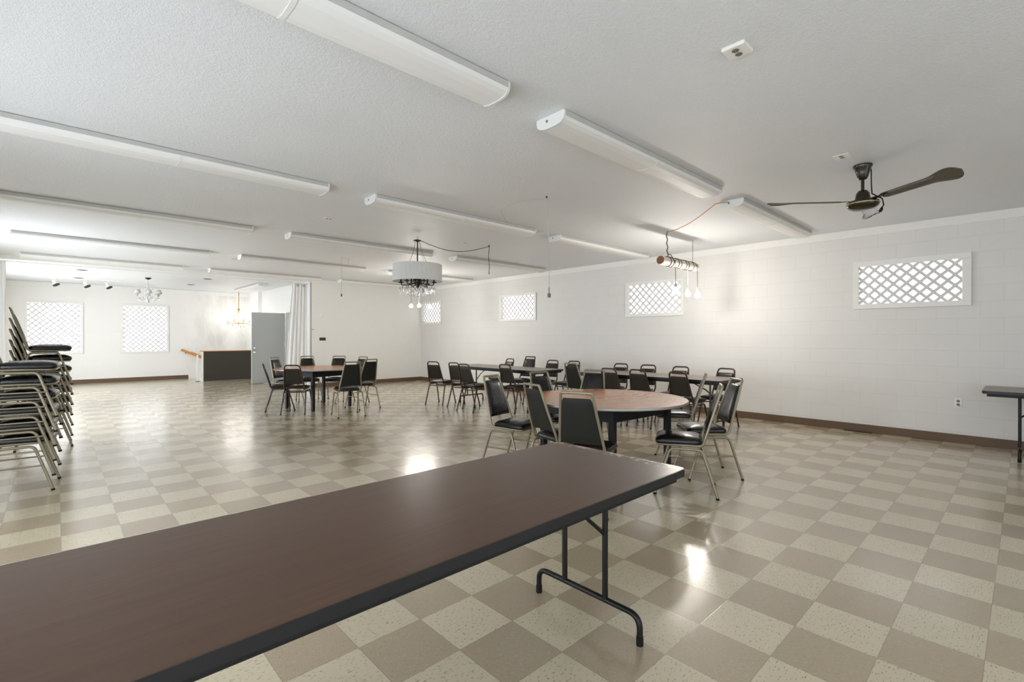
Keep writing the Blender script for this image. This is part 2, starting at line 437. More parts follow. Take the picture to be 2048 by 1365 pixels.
def make_window(n, wall, h, pitch, sw, ph, label, bw=(.06, .09, .06, .05), pane='daylight_pane'):
    u0, u1, z0, z1 = h
    e = struct(empty('window_%d' % n, (0, 0, 0)), label, 'window')
    th = .03
    if wall == 'R':
        bx = lambda m, a, b, c, d, t0, t1: m.box(XR - t1, XR - t0, a, b, c, d)
        put = lambda m, cu, cz, sg, L, w, ly: m.obox((XR + .012 - .008 * ly, cu, cz), (.004, 0, 0), (0, S2 * L, S2 * L * sg), (0, -S2 * w * sg, S2 * w))
        pn = lambda m: m.box(XR + .11, XR + .118, u0 + .045, u1 - .045, z0 + .045, z1 - .045)
    else:
        Y = YB if wall == 'B' else YK; sg_ = -1 if wall == 'B' else 1
        bx = lambda m, a, b, c, d, t0, t1: m.box(a, b, min(Y + sg_ * t0, Y + sg_ * t1), max(Y + sg_ * t0, Y + sg_ * t1), c, d)
        put = lambda m, cu, cz, sg, L, w, ly: m.obox((cu, Y - sg_ * .012 + sg_ * .008 * ly, cz), (0, .004, 0), (S2 * L, 0, S2 * L * sg), (-S2 * w * sg, 0, S2 * w))
        pn = lambda m: m.box(u0 + .045, u1 - .045, min(Y - sg_ * .11, Y - sg_ * .118), max(Y - sg_ * .11, Y - sg_ * .118), z0 + .045, z1 - .045)
    l, r, b, t = bw   # low-u board, high-u board, bottom, top
    m = MB(); bx(m, u0, u1, z1 - t, z1, .007, th); bx(m, u0, u1, z0, z0 + b, .007, th)
    bx(m, u0, u0 + l, z0 + b, z1 - t, .007, th - .003); bx(m, u1 - r, u1, z0 + b, z1 - t, .007, th - .003)
    m.build('window_frame', 'trim_white', e, .003)
    m = MB(); lattice(m, u0 + .052, u1 - .052, z0 + .052, z1 - .052, pitch, sw, put, ph); m.build('lattice', 'lattice_white', e)
    m = MB(); pn(m); m.build('pane', pane, e)
    return e
wl = 'white diagonal lattice panel over '
make_window(1, 'R', WIN_R[0], .137, .034, .03, wl + 'the block wall window nearest the ceiling fan', (.085, .065, .065, .075))
make_window(2, 'R', WIN_R[1], .135, .030, .05, wl + 'the window behind the hanging log light with bulbs')
make_window(3, 'R', WIN_R[2], .137, .028, .02, wl + 'the small window left of the dangling pull cord')
make_window(4, 'R', WIN_R[3], .137, .028, .07, wl + 'the small window tight in the far room corner', (.06, .05, .06, .05))
make_window(5, 'R', WIN_R[4], .137, .034, .03, wl + 'the block wall window outside the picture at right')
make_window(6, 'B', WIN_B[0],   .145, .033, .02, wl + 'the large far window behind the chair stacks', (.055, .055, .055, .055), 'daylight_pane_tall')
make_window(7, 'B', WIN_B[1], .138, .033, .04, wl + 'the large far window below the shaded chandelier', (.055, .055, .055, .055), 'daylight_pane_tall')
def fill_window(n, wall, h, label):  # added out-of-view window whose glowing pane serves as fill light
    u0, u1, z0, z1 = h; e = struct(empty('window_%d' % n), label, 'window')
    def bx(m, a, b, c, d, t0, t1):
        if wall == 'K': m.box(a, b, YK + t0, YK + t1, c, d)
        else: m.box(XL + t0, XL + t1, a, b, c, d)
        return m
    m = MB(); um = (u0 + u1) / 2
    for a, b, c, d in ((u0, u1, z1 - .06, z1), (u0, u1, z0, z0 + .06), (u0, u0 + .06, z0 + .06, z1 - .06), (u1 - .06, u1, z0 + .06, z1 - .06), (um - .02, um + .02, z0 + .06, z1 - .06)): bx(m, a, b, c, d, -.02, .03)
    m.build('window_frame', 'trim_white', e); bx(MB(), u0 + .045, u1 - .045, z0 + .045, z1 - .045, -.118, -.11).build('pane', 'fill_pane_rear' if wall == 'K' else ('fill_pane_far' if u0 > 8 else 'fill_pane_near' if u0 < 1 else 'fill_pane_mid'), e)
for k, h in enumerate(FILL_WIN_K): fill_window(8 + k, 'K', h, 'wide added fill light window in the wall behind the viewpoint')
for k, h in enumerate(FILL_WIN_L): fill_window(10 + k, 'L', h, 'added fill light window in the left side wall outside the picture')

# grey door standing open, with its frame
d = struct(empty('door_1', (4.925, 15.07, 0)), 'plain grey metal door standing open beside the dark half wall', 'door')
ang = math.atan2(14.955 - 15.07, 3.985 - 4.925); ux, uy = math.cos(ang), math.sin(ang); L = .935
m = MB(); m.obox((ux * L / 2, uy * L / 2, 1.022), (ux * L / 2, uy * L / 2, 0), (-uy * .022, ux * .022, 0), (0, 0, 1.008)); m.build('door_leaf', 'door_grey', d, .003)
nx, ny = uy, -ux
if ny > 0: nx, ny = -nx, -ny
for z, nm in ((1.02, 'deadbolt'), (.90, 'door_knob')):
    m = MB(); c0 = Vector((ux * (L - .07), uy * (L - .07), z))
    rr = [(.032, .022), (.032, .030), (.014, .034), (.014, .05), (.028, .058), (.030, .072), (.02, .085)] if nm == 'door_knob' else [(.032, .022), (.032, .034), (.022, .045), (.02, .05)]
    rings = []
    for r, dd in rr: rings.append([c0 + Vector((nx, ny, 0)) * dd + Vector((ux, uy, 0)) * r * math.cos(a) + Vector((0, 0, 1)) * r * math.sin(a) for a in [2 * PI * k / 14 for k in range(14)]])
    m.rings(rings); m.build(nm, 'chrome', d)
for z in (.35, 1.12, 1.82):
    m = MB(); m.tube([(.006, -.022, z - .05), (.006, -.022, z + .05)], .009); m.build('hinge', 'chrome', d)
m = MB()
fx0, fx1 = XS - .03 - 4.925, XS - 4.925
for a, b, c, e2 in ((DY0 - .06, DY0, 0, DZ + .06), (DY1, DY1 + .06, 0, DZ + .06), (DY0, DY1, DZ, DZ + .06)): m.box(fx0, fx1, a - 15.07, b - 15.07, c, e2)
m.build('door_frame', 'trim_white', d)
struct(MB().box(XS + .14, XS + .2, DY0 - .1, DY1 + .1, 0, DZ + .1).build('wall_passage', 'door_grey'), 'pale grey surface inside the open doorway', 'wall')
m = MB(); m.box(XS + .12, XS + .14, DY1 - .12, DY1 - .05, 1.28, 1.4)
tag(m.build('switch_plate', 'plastic_grey'), 'small grey plate inside the open doorway', 'switch plate')

# half wall round the stairs, rails
t = thing('half_wall', 'low charcoal half wall with pale wood cap round the stairwell', 'half wall', (3.2, 16.86, 0))
MB().box(0.0, 1.66, 0, .012, 0.005, .895).build('dark_panel', 'panel_charcoal', t)
MB().box(-.03, 1.66, .012, .12, 0, .895).build('wall_core', 'trim_white', t)
MB().box(-.075, 1.66, -.02, .14, .895, .915).build('cap', 'oak', t, .004)
m = MB(); m.obox((3.22, YB - .06, .76), (.34, 0, -.165), (0, .018, 0), (.014, 0, .03)); t = m.build('handrail', 'oak', None, .008)
tag(t, 'honey oak handrail on the far wall above the stairs', 'handrail')
m = MB(); m.tube([(3.0, YB, .80), (3.0, YB - .06, .82), (3.0, YB - .06, .85)], .008); m.build('bracket', 'socket_dark', t)
m = MB(); m.obox((3.12, 17.0, .755), (.22, 0, -.115), (0, .018, 0), (.014, 0, .03)); t = m.build('handrail', 'oak', None, .008)
tag(t, 'honey oak handrail running past the white newel post', 'handrail')
t = thing('newel_post', 'slim white newel post at the head of the stairs', 'post', (3.06, 16.94, 0))
MB().box(-.02, .02, -.02, .02, .01, .80).build('shaft', 'trim_white', t, .003); MB().box(-.045, .045, -.045, .045, 0, .012).build('base_plate', 'can_dark', t)

# ------------------------------------------------------------------ curtains
def curtain(x0t, x1t, x0b, x1b, y, folds, label, amp=.032):
    t = thing('curtain', label, 'curtain', ((x0t + x1t) / 2, y, 0), 0)
    n = folds * 10; zs = [2.735, 2.69, 2.5, 2.0, 1.4, .8, .3, .03]; V = []; F = []
    ox = (x0t + x1t) / 2
    for z in zs:
        f = (z - .03) / 2.7
        for i in range(n + 1):
            s = i / n
            x = (x0b + (x1b - x0b) * s) * (1 - f) + (x0t + (x1t - x0t) * s) * f
            wob = .25 * math.sin(i * .9 + z * 1.7)
            V.append((x - ox + .008 * math.sin(z * 3 + i), amp * math.sin(s * folds * 2 * PI + wob), z))
    for k in range(len(zs) - 1):
        for i in range(n):
            a = k * (n + 1) + i; F.append((a, a + 1, a + n + 2, a + n + 1))
    m = MB(); m.add(V, F, True); o = m.build('cloth', 'curtain', t)
    so = o.modifiers.new('solid', 'SOLIDIFY'); so.thickness = .004
    for i in range(1, folds, 2):
        s = (i + .75) / folds; x = x0t + (x1t - x0t) * s - ox
        m = MB(); R = .022
        m.tube([(x + R * math.cos(a), -amp - .004, 2.675 + R * math.sin(a)) for a in [2 * PI * k / 14 for k in range(14)]], .005, 6, True)
        m.build('grommet', 'can_dark', t)
    return t
curtain(4.44, 4.82, 4.26, 4.82, YF + .19, 5, 'white grommet curtain gathered against the end of the far wall')
curtain(-1.22, -.70, -1.22, -.68, YF + .19, 5, 'white grommet curtain at the left end of the wide opening')
m = MB(); m.tube([(XL, YF + .125, 2.74), (4.98, YF + .125, 2.74)], .008)
tag(m.build('curtain_rod', 'plastic_white'), 'thin white curtain rod across the wide opening below the header', 'curtain rod')

# ------------------------------------------------------------------ ceiling lights
def lens_profile(w, z0, h):
    return [(-w, z0), (-w, z0 - h * .35), (-w * .93, z0 - h * .68), (-w * .72, z0 - h * .9), (-w * .35, z0 - h), (w * .35, z0 - h), (w * .72, z0 - h * .9), (w * .93, z0 - h * .68), (w, z0 - h * .35), (w, z0)]
def make_fixture(label, L=2.44):
    t = thing('ceiling_light', label, 'ceiling light', (0, 0, 0), 0, 'white fluorescent fixtures on the ceiling')
    m = MB(); m.box(-L / 2 + .01, L / 2 - .01, -.10, .10, -.03, 0); m.build('housing', 'fixture_enamel', t)
    hw = .128
    for s in (-1, 1):
        m = MB(); m.box(-L / 2 + .016, L / 2 - .016, s * .1255 - .0025, s * .1255 + .0025, -.038, -.004); m.build('side_rail', 'rail_grey', t)
        a, b = (.012, L / 2 - .016) if s > 0 else (-L / 2 + .016, -.012)
        pr = lens_profile(hw - .004, -.014, .068); m = MB()
        rs = [[(x, y, z) for y, z in pr] for x in (a, b)]
        m.rings(rs, True, False); m.sm = [False] * len(m.sm); o = m.build('diffuser', 'lens', t)
        x = s * L / 2; m = MB(); pr = lens_profile(hw, -.002, .085); pr2 = [(y, z) for y, z in pr]
        m.rings([[(x - s * .016, y, z) for y, z in pr2], [(x, y, z) for y, z in pr2]], True, False); e = m.build('end_cap', 'fixture_enamel', t, .003)
        m = MB(); m.lathe([(.010, 0), (.010, .002)], (x if s > 0 else x - .002, .03, -.035), 10, True, 'x'); m.build('knockout', 'plastic_grey', e)
    m = MB(); pr = lens_profile(hw - .001, -.010, .075); m.rings([[(-.012, y, z) for y, z in pr], [(.012, y, z) for y, z in pr]], True, False); m.build('joint_band', 'fixture_enamel', t)
    return t
LX = (0.74, 3.67, 6.63); LY = (2.225, 4.83, 7.37, 9.93, 12.36)
names = {
 (0, 0): 'long white fluorescent light nearest overhead, cut off by the top edge',
 (0, 1): 'left white fluorescent light cut off by the left edge, just beyond the nearest one',
 (0, 2): 'left white fluorescent light third in the row going away along the left',
 (0, 3): 'left white fluorescent light second from the curtain opening',
 (0, 4): 'left white fluorescent light hanging just before the curtain opening header',
 (1, 0): 'white fluorescent light in the middle of the ceiling with its end plate facing us',
 (1, 1): 'white fluorescent light in front of and above the drum chandelier',
 (1, 2): 'white fluorescent light passing just behind the drum chandelier stem',
 (1, 3): 'middle white fluorescent light with a thin pull cord hanging by its right end',
 (1, 4): 'middle white fluorescent light nearest the gathered curtain',
 (2, 0): 'white fluorescent light left of the ceiling fan, orange cord at its end',
 (2, 1): 'white fluorescent light above the small lattice window and behind the pull cord',
 (2, 2): 'white fluorescent light right of the drum chandelier behind its dangling plug',
 (2, 3): 'white fluorescent light partly hidden behind the drum chandelier shade',
 (2, 4): 'white fluorescent light closest to the smooth far wall'}
proto = None
for j in range(5):
    for i in range(3):
        if proto is None: proto = f = make_fixture(names[(0, 0)])
        else: f = copy_tree(proto)
        f.location = (LX[i], LY[j], H); f['label'] = names[(i, j)]
f = copy_tree(proto); f.location = (4.2, 15.85, H); f.rotation_euler = (0, 0, PI / 2); f['label'] = 'white fluorescent light running crosswise to the others, above the open grey door'

# recessed cans, outlets on the ceiling
cans = [(.42, 14.6, 'dark recessed can light nearer the curtain opening, at left'), (.41, 16.6, 'dark recessed can light near the track light bar'),
        (2.86, 14.6, 'dark recessed can light nearer the curtain opening, at right'), (2.82, 16.5, 'dark recessed can light between the two crystal chandeliers')]
can0 = None
for x, y, lb in cans:
    if can0 is None:
        can0 = c = thing('recessed_light', lb, 'recessed light', (x, y, H), 0, 'recessed can lights past the curtain opening')
        MB().lathe([(.10, 0), (.10, -.006), (.075, -.009), (.074, -.002)], n=20).build('trim_ring', 'plastic_grey', c)
        MB().lathe([(.072, -.0025), (.072, -.004)], n=20).build('baffle', 'can_dark', c)
    else: c = copy_tree(can0); c.location = (x, y, H); c['label'] = lb
outl = [(2.60, 1.04, .5, 'white double outlet on the bare ceiling high in the picture, above the fan'), (4.79, 1.06, 0, 'white outlet plate on the ceiling beside the fan mount'),
        (2.53, 6.1, 0, 'small white outlet plate on the ceiling left of the drum chandelier'), (4.76, 6.15, 0, 'small white outlet plate on the ceiling right of the drum chandelier'),
        (2.51, 10.55, 0, 'small white outlet plate on the far ceiling by the end of a fluorescent light')]
o0 = None
for x, y, k, lb in outl:
    if o0 is None:
        o0 = c = thing('ceiling_outlet', lb, 'outlet', (x, y, H), 0, 'outlets on the ceiling')
        MB().box(-.06, .06, -.06, .06, -.022, 0).build('cover_plate', 'plastic_white', c, .006)
        for dx in (-.022, .022):
            r = MB().lathe([(.018, -.022), (.018, -.025)], (dx, 0, 0), 14).build('receptacle', 'plastic_grey', c)
            m = MB()
            for dy in (-.006, .006): m.box(dx - .006, dx + .006, dy - .0015, dy + .0015, -.0262, -.0251)
            m.build('slot', 'socket_dark', r)
    else: c = copy_tree(o0); c.location = (x, y, H); c.scale.z = .35; c['label'] = lb

# ------------------------------------------------------------------ wall details
t = thing('wall_outlet', 'white double outlet low on the block wall beside the small table', 'outlet', (XR + .001, .585, .50))
MB().box(-.006, 0, -.036, .036, -.058, .058).build('cover_plate', 'plastic_white', t, .002)
for dz in (.022, -.022):
    m = MB(); m.lathe([(.017, -.009), (.017, -.006)], (0, 0, dz), 14, True, 'x'); m.build('receptacle', 'plastic_grey', t)
m = MB(); m.box(-.025, -.009, -.01, .01, -.036, -.012); m.build('plug', 'plastic_grey', t)
t = thing('thermostat', 'small white thermostat on the far wall by the curtain', 'thermostat', (4.905, YF + .001, 1.52))
MB().box(-.035, .035, -.022, 0, -.03, .03).build('body', 'plastic_white', t, .004); MB().box(-.02, .02, -.0235, -.022, 0, .018).build('display', 'plastic_grey', t)
t = thing('switch_plate', 'wide brown double switch plate on the far wall', 'switch plate', (5.16, YF + .001, 1.275))
MB().box(-.085, .085, -.008, 0, -.04, .04).build('plate', 'switch_brown', t, .003)
for dx in (-.04, .04): MB().box(dx - .006, dx + .006, -.016, -.008, -.01, .012).build('toggle', 'brown_shell', t)
m = MB(); m.obox((5.10, YF - .001, 1.905), (.028, 0, .05), (0, .002, 0), (-.011, 0, .006)); tag(m.build('tape_strip', 'curtain'), 'short slanted strip of white tape on the far wall', 'tape')
t = thing('floor_register', 'narrow dark floor register at the foot of the block wall', 'floor register', (XR - .05, 1.62, 0))
MB().box(-.03, .03, -.16, .16, 0, .006).build('frame', 'vent_dark', t)
m = MB()
for k in range(12): m.box(-.022, .022, -.148 + k * .026, -.148 + k * .026 + .012, .006, .008)
m.build('louvers', 'socket_dark', t)

# ------------------------------------------------------------------ chairs
def cushion(hwf, hwr, y0, y1, z0, z1, name, mat, parent, dome=.022):
    base = []
    for cx, cy, a0, hw in ((1, y1, 0, hwf), (-1, y1, 90, hwf), (-1, y0, 180, hwr), (1, y0, 270, hwr)):
        r = .05
        for k in range(7):
            a = math.radians(a0 + 90 * k / 6)
            base.append((cx * (hw - r) + r * math.cos(a), (cy - r if cy > 0 else cy + r) + r * math.sin(a)))
    cy = (y0 + y1) / 2; rs = []
    hh = z1 - z0
    for s, z in ((.93, z0), (.985, z0 + .006), (1.0, z0 + hh * .35), (1.0, z0 + hh * .55), (.975, z0 + hh * .8), (.93, z0 + hh * .95), (.85, z1 + dome * .25), (.7, z1 + dome * .6), (.45, z1 + dome * .9), (.2, z1 + dome)):
        rs.append([(x * s, cy + (y - cy) * s, z) for x, y in base])
    m = MB(); m.rings(rs, True, True); return m.build(name, mat, parent)
def pad(parent, z0, z1, plane, hw, mats, thick=.03, rc=.012):
    # plane(z)->y of frame centre line, hw(z)->half width; front bulges forward
    nu, nv = 12, 12; front = []; back = []
    for j in range(nv + 1):
        v = j / nv; z = z0 + (z1 - z0) * v
        edge_v = min(v, 1 - v) * (z1 - z0)
        cut = rc - math.sqrt(max(0, rc * rc - (rc - edge_v) ** 2)) if edge_v < rc else 0
        for i in range(nu + 1):
            u = -1 + 2 * i / nu
            x = u * (hw(z) - cut * .8)
            f = (1 - abs(u) ** 5) * (1 - abs(2 * v - 1) ** 5)
            front.append((x, plane(z) + .004 + thick * f ** .7, z)); back.append((x, plane(z) - .008 * (1 - abs(u) ** 8) * (1 - abs(2 * v - 1) ** 8), z))
    def q(b, fl):
        r = []
        for j in range(nv):
            for i in range(nu):
                a = b + j * (nu + 1) + i; f = (a, a + 1, a + nu + 2, a + nu + 1); r.append(f if not fl else f[::-1])
        return r
    N = (nu + 1) * (nv + 1)
    rim = [i for i in range(nu + 1)] + [j * (nu + 1) + nu for j in range(1, nv + 1)] + [nv * (nu + 1) + i for i in range(nu - 1, -1, -1)] + [j * (nu + 1) for j in range(nv - 1, 0, -1)]
    m = MB(); m.add(front + back, q(0, True), True)
    side = [(rim[k], rim[(k + 1) % len(rim)], N + rim[(k + 1) % len(rim)], N + rim[k]) for k in range(len(rim))]
    for f in side: m.f.append(f); m.sm.append(True)
    o = m.build('backrest', mats[0], parent)
    m = MB(); m.add([(x, y - .0005, z) for x, y, z in back], q(0, False), True); o2 = m.build('back_panel', mats[1], o)
    return o
def make_chair(kind, label, frame, vinyl, shell, group):
    t = thing('banquet_chair', label, 'chair', (0, 0, 0), 0, group)
    A = kind == 'A'
    fx, fy, tx, zt, r = (.218, .245, .203, .392, .0115) if A else (.198, .24, .178, .398, .0115)
    yb = .125
    for sx in (1, -1):
        for sy in (1, -1):
            m = MB(); m.tube(fillet([(sx * tx, 0, zt), (sx * tx, sy * yb, zt), (sx * fx, sy * fy, .008)], .055, 6), r)
            lg = m.build('leg', frame, t)
            m = MB(); m.tube([(sx * (fx - .0006), sy * (fy - .003), .016), (sx * fx, sy * fy, 0)], r + .002); m.build('foot_cap', 'rubber', lg)
        if A:
            z = .225; k = (zt - z) / zt; x = tx + (fx - tx) * k; y = yb + (fy - yb) * k - .004
            m = MB(); m.tube([(sx * (x + .0165), -y, z), (sx * (x + .0165), y, z)], .007, 6); m.build('stretcher', frame, t)
    if not A:
        for y in (-.10, .10):
            m = MB(); m.tube([(-tx, y, zt - .03), (tx, y, zt - .03)], .008, 6); m.build('stretcher', frame, t)
    if A:
        yb0, zb0, yt, ztop, wb, wt = -.150, .46, -.287, .914, .177, .120
        pts = [(0, .226, .416), (.160, .226, .416), (.172, -.132, .416), (wb, yb0, zb0 + .02), (wt, yt, ztop), (-wt, yt, ztop), (-wb, yb0, zb0 + .02), (-.172, -.132, .416), (-.160, .226, .416), (0, .226, .416)]
        rad = [0, .04, .045, .03, .010, .010, .03, .045, .04, 0]; pz0, pz1 = .515, .872
    else:
        yb0, zb0, yt, ztop, wb, wt = -.165, .45, -.28, .845, .164, .122
        pts = [(0, .212, .42), (.146, .212, .42), (.152, -.148, .42), (wb, yb0, zb0 + .02), (wt, yt, ztop), (-wt, yt, ztop), (-wb, yb0, zb0 + .02), (-.152, -.148, .42), (-.146, .212, .42), (0, .212, .42)]
        rad = [0, .04, .045, .03, .055, .055, .03, .045, .04, 0]; pz0, pz1 = .515, .785
    m = MB(); m.tube(fillet(pts, rad, 6), .0115 if A else .0125); m.build('back_frame', frame, t)
    pl = lambda z: yb0 + (yt - yb0) * (z - zb0 - .02) / (ztop - zb0 - .02)
    hw = lambda z: wb + (wt - wb) * (z - zb0 - .02) / (ztop - zb0 - .02) - (.011 if A else .0115)
    pad(t, pz0, pz1, pl, hw, (vinyl, shell), .019 if A else .016)
    if A: cushion(.188, .168, -.135, .245, .420, .470, 'seat', vinyl, t)
    else: cushion(.174, .15, -.15, .23, .432, .462, 'seat', vinyl, t, .012)
    return t
gA, gB = 'square topped metal banquet chairs', 'brown round topped banquet chairs'
PA = PB = PC = None
def place(kind, x, y, deg, label, z=0, group=None):
    global PA, PB, PC
    if kind == 'A':
        if PA is None: PA = o = make_chair('A', label, 'champagne_metal', 'black_vinyl', 'back_shell', gA)
        else: o = copy_tree(PA)
    elif kind == 'B':
        if PB is None: PB = o = make_chair('B', label, 'brown_frame', 'brown_vinyl', 'brown_shell', gB)
        else: o = copy_tree(PB)
    else:
        if PC is None: PC = o = make_chair('A', label, 'brown_frame', 'brown_vinyl', 'brown_shell', gA)
        else: o = copy_tree(PC)
    o.location = (x, y, z); o.rotation_euler = (0, 0, math.radians(deg - 90)); o['label'] = label
    if group: o['group'] = group
    return o
sq = 'champagne framed chair '
place('A', 3.981, 2.031, 117.6, sq + 'seen edge-on, nearest the corner of the brown table')
place('A', 4.584, 2.121, 136.1, sq + 'furthest right at the near round table, brown backrest showing')
place('A', 5.197, 2.729, 116, sq + 'with narrow brown backrest behind the rightmost pair at near round table')
place('A', 3.40, 3.60, -79.3, sq + 'turned sideways left of the near round table, glossy front showing')
place('A', 3.265, 2.868, -12.6, sq + 'with dark back half turned to us, left behind the central one')
place('A', 3.04, 2.365, 21, sq + 'with flat black back squarely towards us before the near round table')
place('A', 4.03, 3.60, -100.5, sq + 'beyond the left edge of near round table, front sheen bluish')
place('A', 6.10, 4.84, -3, sq + 'with brass edged dark back at left end of nearer wall table')
place('A', 4.56, 3.57, -163, sq + 'beyond the near round table, greenish black backrest facing us')
far = 'chair at far round table, '
place('A', 3.33, 10.08, -55.4, 'square topped ' + far + 'leftmost behind it with shiny brown front', group=gA)
place('B', 2.96, 9.30, -17, 'brown round topped ' + far + 'seen edge-on at its left end')
place('B', 3.068, 8.752, 53.8, 'brown round topped ' + far + 'black back to us before its left half')
place('A', 3.60, 7.88, 79.4, 'square topped ' + far + 'pulled out at front right with black back')
place('A', 4.19, 8.55, 96, 'square topped ' + far + 'rightmost, its back to us')
place('A', 3.84, 10.28, 256, 'square topped ' + far + 'behind it and directly before the curtain')
place('A', 4.27, 9.95, 232, 'square topped ' + far + 'behind its middle against the white wall')
place('A', 4.36, 9.36, 195, 'square topped ' + far + 'narrow turned one behind the pulled out chair')
br = 'brown round topped chair '
place('B', 5.577, 8.002, 22.2, br + 'standing alone and leftmost before the further wall table')
place('B', 5.66, 7.36, 9, br + 'second from left, overlapped by its neighbour, at the further wall table')
place('B', 5.515, 6.865, 8.3, br + 'third from left, overlapping its neighbour, at the further wall table')
place('B', 5.96, 6.25, 4, br + 'just right of the glossy sideways chair, at the further wall table')
place('B', 6.38, 4.36, 2, br + 'mostly hidden behind a greenish black backrest, at nearer wall table')
place('B', 6.45, 3.90, 1, br + 'in the middle of the nearer wall table on our side')
place('B', 6.44, 3.25, -2, br + 'at the right of the nearer wall table on our side')
wside = 'behind the nearer wall table, '
place('B', 7.09, 4.94, 187, br + wside + 'leftmost of four')
place('B', 7.11, 4.393, 189, br + wside + 'second of four from the left')
place('B', 7.05, 3.794, 184, br + wside + 'third of four from the left')
place('B', 7.13, 3.131, 178, br + wside + 'rightmost of four')
wside = 'behind the further wall table, '
place('B', 7.009, 7.816, 176, br + wside + 'smallest and leftmost with grey sheen')
place('C', 6.919, 7.058, 187, 'brown square topped chair, tallest one ' + wside[:-2], group=gA)
place('B', 7.182, 6.644, 190, br + wside + 'right of the tall square topped one')
place('B', 7.20, 6.10, 189, br + wside + 'turned, at the right end')
ordn = ['bottom', 'second from bottom', 'third from bottom', 'fourth from bottom', 'fifth from bottom', 'sixth from bottom', 'topmost']
for k in range(6):
    place('A', -.245 + .004 * k, 6.006, -5 + (k % 3 - 1) * .3, 'champagne framed chair in the nearer stack at left, ' + (ordn[k] if k < 5 else 'topmost'), .1255 * k, 'chairs in the nearer stack')
for k in range(7):
    place('A', -.11 - .001 * (k % 2), 8.16, 1 + (k % 3 - 1) * .3, 'champagne framed chair in the further stack at left, ' + ordn[k], .1245 * k, 'chairs in the further stack')

# ------------------------------------------------------------------ tables
def make_long_table(label, L, W, top, steel, loc, rz, ztop=.745, leg_in=.22, edge='black_edge', group=None, ly=0.0):
    t = thing('folding_table', label, 'table', loc, rz, group)
    m = MB(); m.prism(rrect(-L / 2, L / 2, -W / 2, W / 2, .035), ztop - .022, ztop); m.build('tabletop', top, t, .002)
    m = MB(); po = rrect(-L / 2 - .003, L / 2 + .003, -W / 2 - .003, W / 2 + .003, .037); pi_ = rrect(-L / 2 + .001, L / 2 - .001, -W / 2 + .001, W / 2 - .001, .034)
    n = len(po); vs = [(x, y, ztop - .001) for x, y in po] + [(x, y, ztop - .032) for x, y in po] + [(x, y, ztop - .032) for x, y in pi_] + [(x, y, ztop - .001) for x, y in pi_]
    fs = []
    for a in range(4):
        for i in range(n):
            k = (i + 1) % n; b = (a + 1) % 4; fs.append((a * n + i, b * n + i, b * n + k, a * n + k))
    m.add(vs, fs, False); m.build('edge_trim', edge, t)
    m = MB(); a, b, z0, z1 = L / 2 - .035, W / 2 - .03, ztop - .062, ztop - .0225
    m.box(-a, a, -b, -b + .02, z0, z1); m.box(-a, a, b - .02, b, z0, z1); m.box(-a, -a + .02, -b + .02, b - .02, z0, z1); m.box(a - .02, a, -b + .02, b - .02, z0, z1); m.box(-a + .02, a - .02, -b + .02, b - .02, z1 - .008, z1)
    m.build('apron', 'black_apron', t)
    for s in (1, -1):
        x = s * (L / 2 - leg_in); r = .0135; hw = W / 2 - .08; zb = .125
        m = MB()
        for y in (-.12 + ly * 1.15, .12 + ly * 1.15): m.tube([(x, y, zb), (x, y, ztop - .03)], r)
        lg = m.build('leg', steel, t)
        m = MB(); m.tube(fillet([(x, -hw + ly, .006), (x, -hw + ly, zb), (x, hw + ly, zb), (x, hw + ly, .006)], .085, 7), r); m.build('foot_bar', steel, lg)
        for y in (-hw + ly, hw + ly):
            m = MB(); m.tube([(x, y, 0), (x, y, .038)], r + .002); m.build('foot_cap', 'rubber', lg)
        m = MB(); m.tube(fillet([(x, -.12 + ly * 1.15, .42), (x - s * .16, -.10 + ly * 1.15, .56), (x - s * .46, -.06, ztop - .03)], .1, 5), .009, 6); m.build('brace', steel, lg)
    return t
make_long_table('large dark walnut folding table across the foreground, chipped at its right end', 2.44, .755, 'walnut', 'table_steel', (.822, 1.413, 0), 0, .74, ly=.021)
make_long_table('long grey-brown folding table by the block wall, nearer one behind round table chairs', 2.44, .76, 'dark_laminate', 'brown_steel', (6.71, 3.97, 0), PI / 2, .745, .25, 'black_edge', 'long tables along the block wall')
make_long_table('long grey-brown folding table by the block wall, further one nearer the corner', 2.44, .76, 'dark_laminate', 'brown_steel', (6.31, 6.96, 0), PI / 2, .745, .25, 'black_edge', 'long tables along the block wall')
make_long_table('dark folding table against the block wall at right edge, mostly out of view', 1.83, .80, 'dark_laminate', 'table_steel', (7.72, -.585, 0), PI / 2, .742, .28)
